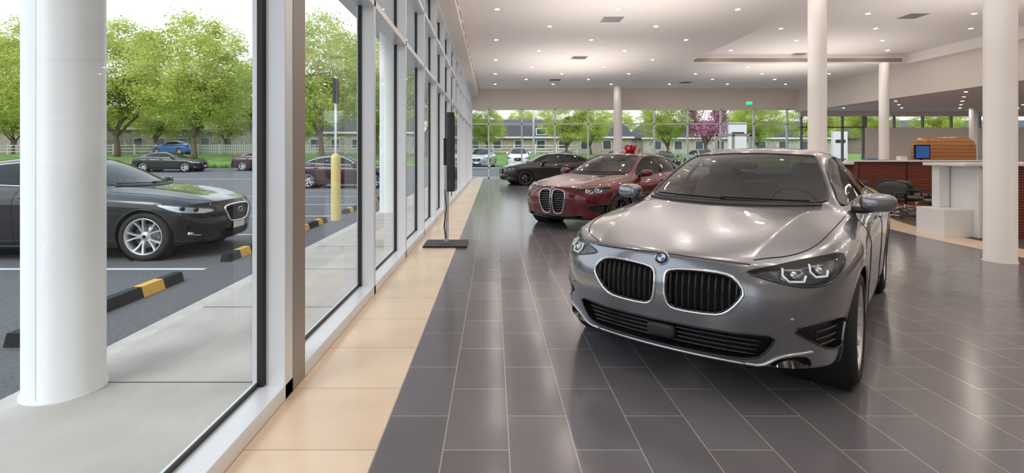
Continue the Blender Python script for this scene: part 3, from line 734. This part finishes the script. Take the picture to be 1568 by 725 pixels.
def stop(x,y0,y1):
    m=MB(); n=6; L=(y1-y0)/n
    for i in range(n):
        mt=M['yel'] if i in(1,4) else M['rub']; p=y0+i*L
        v=[(x-.075,p,-.12),(x+.075,p,-.12),(x+.045,p,-.01),(x-.045,p,-.01),(x-.075,p+L,-.12),(x+.075,p+L,-.12),(x+.045,p+L,-.01),(x-.045,p+L,-.01)]
        m.add(v,[(0,1,2,3),(7,6,5,4),(0,4,5,1),(1,5,6,2),(2,6,7,3),(3,7,4,0)],mt)
    m.obj('parking_stop')
for y0,y1 in((3.9,5.95),(7.0,8.85),(9.5,11.1),(12.6,14.4),(15.4,17.2)): stop(-3.68,y0,y1)
bo=MB(); bx,by=-3.52,11.4
bo.lathe([(.105,-.12),(.105,1.28),(.09,1.34),(.05,1.37),(0,1.375)],(bx,by,0),(0,0,1),M['bolly'],32)
bo.box(bx-.025,bx+.025,by-.02,by+.02,1.3,3.1,M['satin']); bo.box(bx-.02,bx+.02,by-.17,by+.17,2.5,3.05,M['blks'])
bo.obj('bollard_sign')
def tree_mesh(seed,nm,rad=5.8,hgt=14,leaf=M['leaf'],nclu=230,nl=95):
    rng=random.Random(seed); m=MB(); tips=[]
    def br(p,d,L,r,dep):
        n=4;pts=[p];rs=[r];q=p.copy();dd=d.copy()
        for i in range(n):
            dd=(dd+Vector((rng.uniform(-.16,.16),rng.uniform(-.16,.16),rng.uniform(-.03,.14)))).normalized(); q=q+dd*(L/n); pts.append(q.copy()); rs.append(r*(1-.12*(i+1)))
        m.tube(pts,rs,M['bark'],7 if dep<2 else 5)
        if dep>=1: tips.extend(pts[2:])
        if dep>=3: return
        for i in range(5 if dep==0 else 4):
            a=rng.uniform(0,6.28)+i*1.4; sp=rng.uniform(.5,.95) 
            e=Vector((math.cos(a)*sp,math.sin(a)*sp,rng.uniform(.35,.9)))
            nd=(dd*.5+e).normalized(); st=pts[-1] if i<2 else pts[-2]
            br(st.copy(),nd,L*rng.uniform(.62,.85)*(1.5 if dep==0 else 1),r*.5,dep+1)
    br(Vector((0,0,-.1)),Vector((0,0,1)),2.8,.34,0)
    vs=[];fs=[]
    cl=[]
    for _ in range(nclu):
        while True:
            x,y,z=rng.uniform(-1,1),rng.uniform(-1,1),rng.uniform(-1,1); q=x*x+y*y+z*z
            if .25<q<1: break
        zc=z*(hgt-3)/2+(hgt+3)/2
        wid=rad*(1-.25*max(0,z)); cl.append((Vector((x*wid,y*wid,zc)),rng.uniform(.7,1.25)))
    for t in rng.sample(tips,min(len(tips),70)): cl.append((t,rng.uniform(.5,.9)))
    for cc,R_ in cl:
        for _ in range(nl):
            o=Vector((rng.gauss(0,1),rng.gauss(0,1),rng.gauss(0,.6)))*R_*.55
            p=cc+o; s=rng.uniform(.07,.15); u=Vector((rng.gauss(0,1),rng.gauss(0,1),rng.gauss(0,.5))).normalized(); v=u.orthogonal().normalized()
            b0=len(vs); vs+= [p-u*s,p+v*s*.8,p+u*s,p-v*s*.8]; fs.append((b0,b0+1,b0+2,b0+3))
    m.add(vs,fs,leaf)
    o=m.obj(nm); return o
t1=tree_mesh(3,'maple_tree'); t2=tree_mesh(11,'maple_tree'); t3=tree_mesh(5,'redbud_tree',2.2,5,M['leafp'],60,40)
def put(o,x,y,rot,sc,first=False):
    if not first:
        o2=o.copy(); COL.objects.link(o2); o=o2
    o.location=(x,y,gz(y)); o.rotation_euler=(0,0,rot); o.scale=(sc,sc,sc)
def at(u,Y): return (u-U0)*Y/F
put(t1,at(298,50),50,0,1.0,True); put(t2,at(180,52),52,1,1.0,True)
put(t2,at(60,50),50,2,1.0); put(t1,at(492,50),50,2.3,1.0); put(t2,at(-40,56),56,2,1.0); put(t2,at(400,66),66,.3,.9); put(t1,at(240,68),68,.7,.8); put(t1,at(580,58),58,.5,1.0); put(t2,at(655,52),52,.5,.95)
put(t1,at(130,67),67,1.9,.62); put(t2,at(345,67),67,2.9,.62); put(t1,at(455,67),67,.9,.6); put(t2,at(20,67),67,3.9,.7)
for u,Y,sc in((745,60,.42),(868,50,.50),(905,56,.42),(1022,50,.50),(1160,52,.45),(1250,56,.5),(1330,58,.5),(1440,56,.5)):
    put(t1 if int(u)%2 else t2,at(u,Y),Y,u,sc)
put(t3,at(1080,48),48,0,.75,True)
for u,Y in ((520,95),(20,95),(330,98)): put(t1 if u%4 else t2,at(u,Y),Y,u,1.0)
for u,Y in ((800,96),(950,98),(1130,96),(1300,98)): put(t1 if u%4 else t2,at(u,Y),Y,u,.6)
def apartment(x0,x1,y,z0,wm,h=4.6):
    m=MB(); m.box(x0,x1,y,y+12,z0-1,z0+h*.62,wm)
    v=[(x0-.4,y-.4,z0+h*.60),(x1+.4,y-.4,z0+h*.60),(x1-.3,y+1.0,z0+h*1.02),(x0+.3,y+1.0,z0+h*1.02),(x0-.4,y+12,z0+h*.6),(x1+.4,y+12,z0+h*.6),(x1-2,y+6,z0+h*1.35),(x0+2,y+6,z0+h*1.35)]
    m.add(v,[(0,1,2,3),(3,2,6,7),(1,5,6,2),(0,3,7,4),(7,6,5,4)],M['roof'])
    m.box(x0-.4,x1+.4,y-.45,y-.38,z0+h*.56,z0+h*.62,M['winw'])
    for x in np.arange(x0+1.5,x1-2,3.2):
        m.box(x,x+1.3,y-.05,y,z0+.6,z0+2.0,M['winw']); m.box(x+.08,x+1.22,y-.07,y-.05,z0+.68,z0+1.92,M['wind'])
        if int(x)%2==0:
            m.box(x-.1,x+1.5,y-.2,y+.3,z0+h*.68,z0+h*.93,M['winw']); m.box(x+.05,x+1.35,y-.22,y-.2,z0+h*.71,z0+h*.90,M['wind'])
    m.obj('apartment_building')
apartment(-80,-58,76,1.9,M['brick'],5.2); apartment(-53,-36,73,1.7,M['stone'],5.6); apartment(-33,-12,79,1.7,M['stone'],5); apartment(-8,20,74,1.4,M['brick'],4); apartment(23,52,78,1.4,M['stone'],4); apartment(56,90,76,1.4,M['brick'],4)
fn=MB()
for x in np.arange(-60,10,2.4): fn.box(x-.06,x+.06,57.9,58.02,1.2,2.5,M['fence'])
for z in(1.6,1.95,2.3): fn.box(-60,10,57.92,57.98,z,z+.09,M['fence'])
for x in np.arange(-33,-20,.25): fn.box(x-.06,x+.06,57.85,57.9,1.35,2.45,M['fence'])
fn.obj('white_fence')
p=MB(); x=at(817,35); p.cyl((x,35,gz(35)),(x,35,9),.07,.05,M['winw'],16); p.sell((x,35,9.05),(.1,.1,.1),M['satin'],1); p.obj('flag_pole')
def pylon(u,Y,w,h,nm):
    m=MB(); x=at(u,Y); z=gz(Y); m.box(x-w/2,x+w/2,Y,Y+.25,z,z+h,M['winw']); m.box(x-w*.35,x+w*.35,Y-.01,Y,z+h*.72,z+h*.80,M['blks']); m.box(x-w*.4,x+w*.4,Y-.01,Y,z+h*.3,z+h*.34,M['alud']); m.obj(nm)
pylon(1287,36,1.0,2.9,'pylon_sign'); pylon(1130,38,1.3,3.6,'pylon_sign')
hg=MB()
for i in range(26):
    x=at(215,41)+i*.32; hg.sell((x,41.8+random.uniform(-.2,.2),gz(41.8)+.2),(.3,.3,random.uniform(.22,.36)),M['grass'],1,n=10,m=8)
hg.obj('hedge')

# ---------------------------------------------------------------- LIGHT
wd=bpy.data.worlds.new('World'); scn.world=wd; wd.use_nodes=True; n=wd.node_tree.nodes; l=wd.node_tree.links
bg=n['Background']; tc=n.new('ShaderNodeTexCoord'); sp=n.new('ShaderNodeSeparateXYZ'); l.new(tc.outputs['Generated'],sp.inputs[0])
rp=n.new('ShaderNodeValToRGB'); rp.color_ramp.elements[0].position=0; rp.color_ramp.elements[0].color=(.95,.97,1,1); rp.color_ramp.elements[1].position=.9; rp.color_ramp.elements[1].color=(.72,.84,1,1)
l.new(sp.outputs['Z'],rp.inputs[0]); l.new(rp.outputs[0],bg.inputs['Color']); bg.inputs['Strength'].default_value=1.55
sl=bpy.data.lights.new('sun','SUN'); sl.energy=1.3; sl.angle=rd(25); sl.color=(1,.97,.92); so=bpy.data.objects.new('sun',sl); COL.objects.link(so); so.rotation_euler=(rd(40),rd(-30),0)
def area(x,y,z,sx,sy,e,up,col):  # added unseen fill, aimed up to brighten the ceiling; not a room fixture
    L=bpy.data.lights.new('fill_uplight','AREA'); L.shape='RECTANGLE'; L.size=sx; L.size_y=sy; L.energy=e; L.color=col
    o=bpy.data.objects.new('fill_uplight',L); COL.objects.link(o); o.location=(x,y,z); o.rotation_euler=(math.pi if up else 0,0,0)
for x in(3.2,12):
    for y in(3,11,20): area(x,y,2.6,4,5,130,True,(1,.93,.88))
area(25,12,2.2,8,12,150,True,(1,.91,.85))

# ---------------------------------------------------------------- CAMERA
cd=bpy.data.cameras.new('camera'); co=bpy.data.objects.new('camera',cd); COL.objects.link(co); scn.camera=co
co.location=(0,0,CH); co.rotation_euler=(math.pi/2,0,0)
cd.sensor_width=36; cd.sensor_fit='HORIZONTAL'; cd.lens=ZK*F/1568*36
cd.shift_x=ZK*(ZU-U0)/1568; cd.shift_y=-ZK*(ZV-V0)/1568
cd.clip_end=600; cd.clip_start=.05
scn.view_settings.view_transform='Standard'
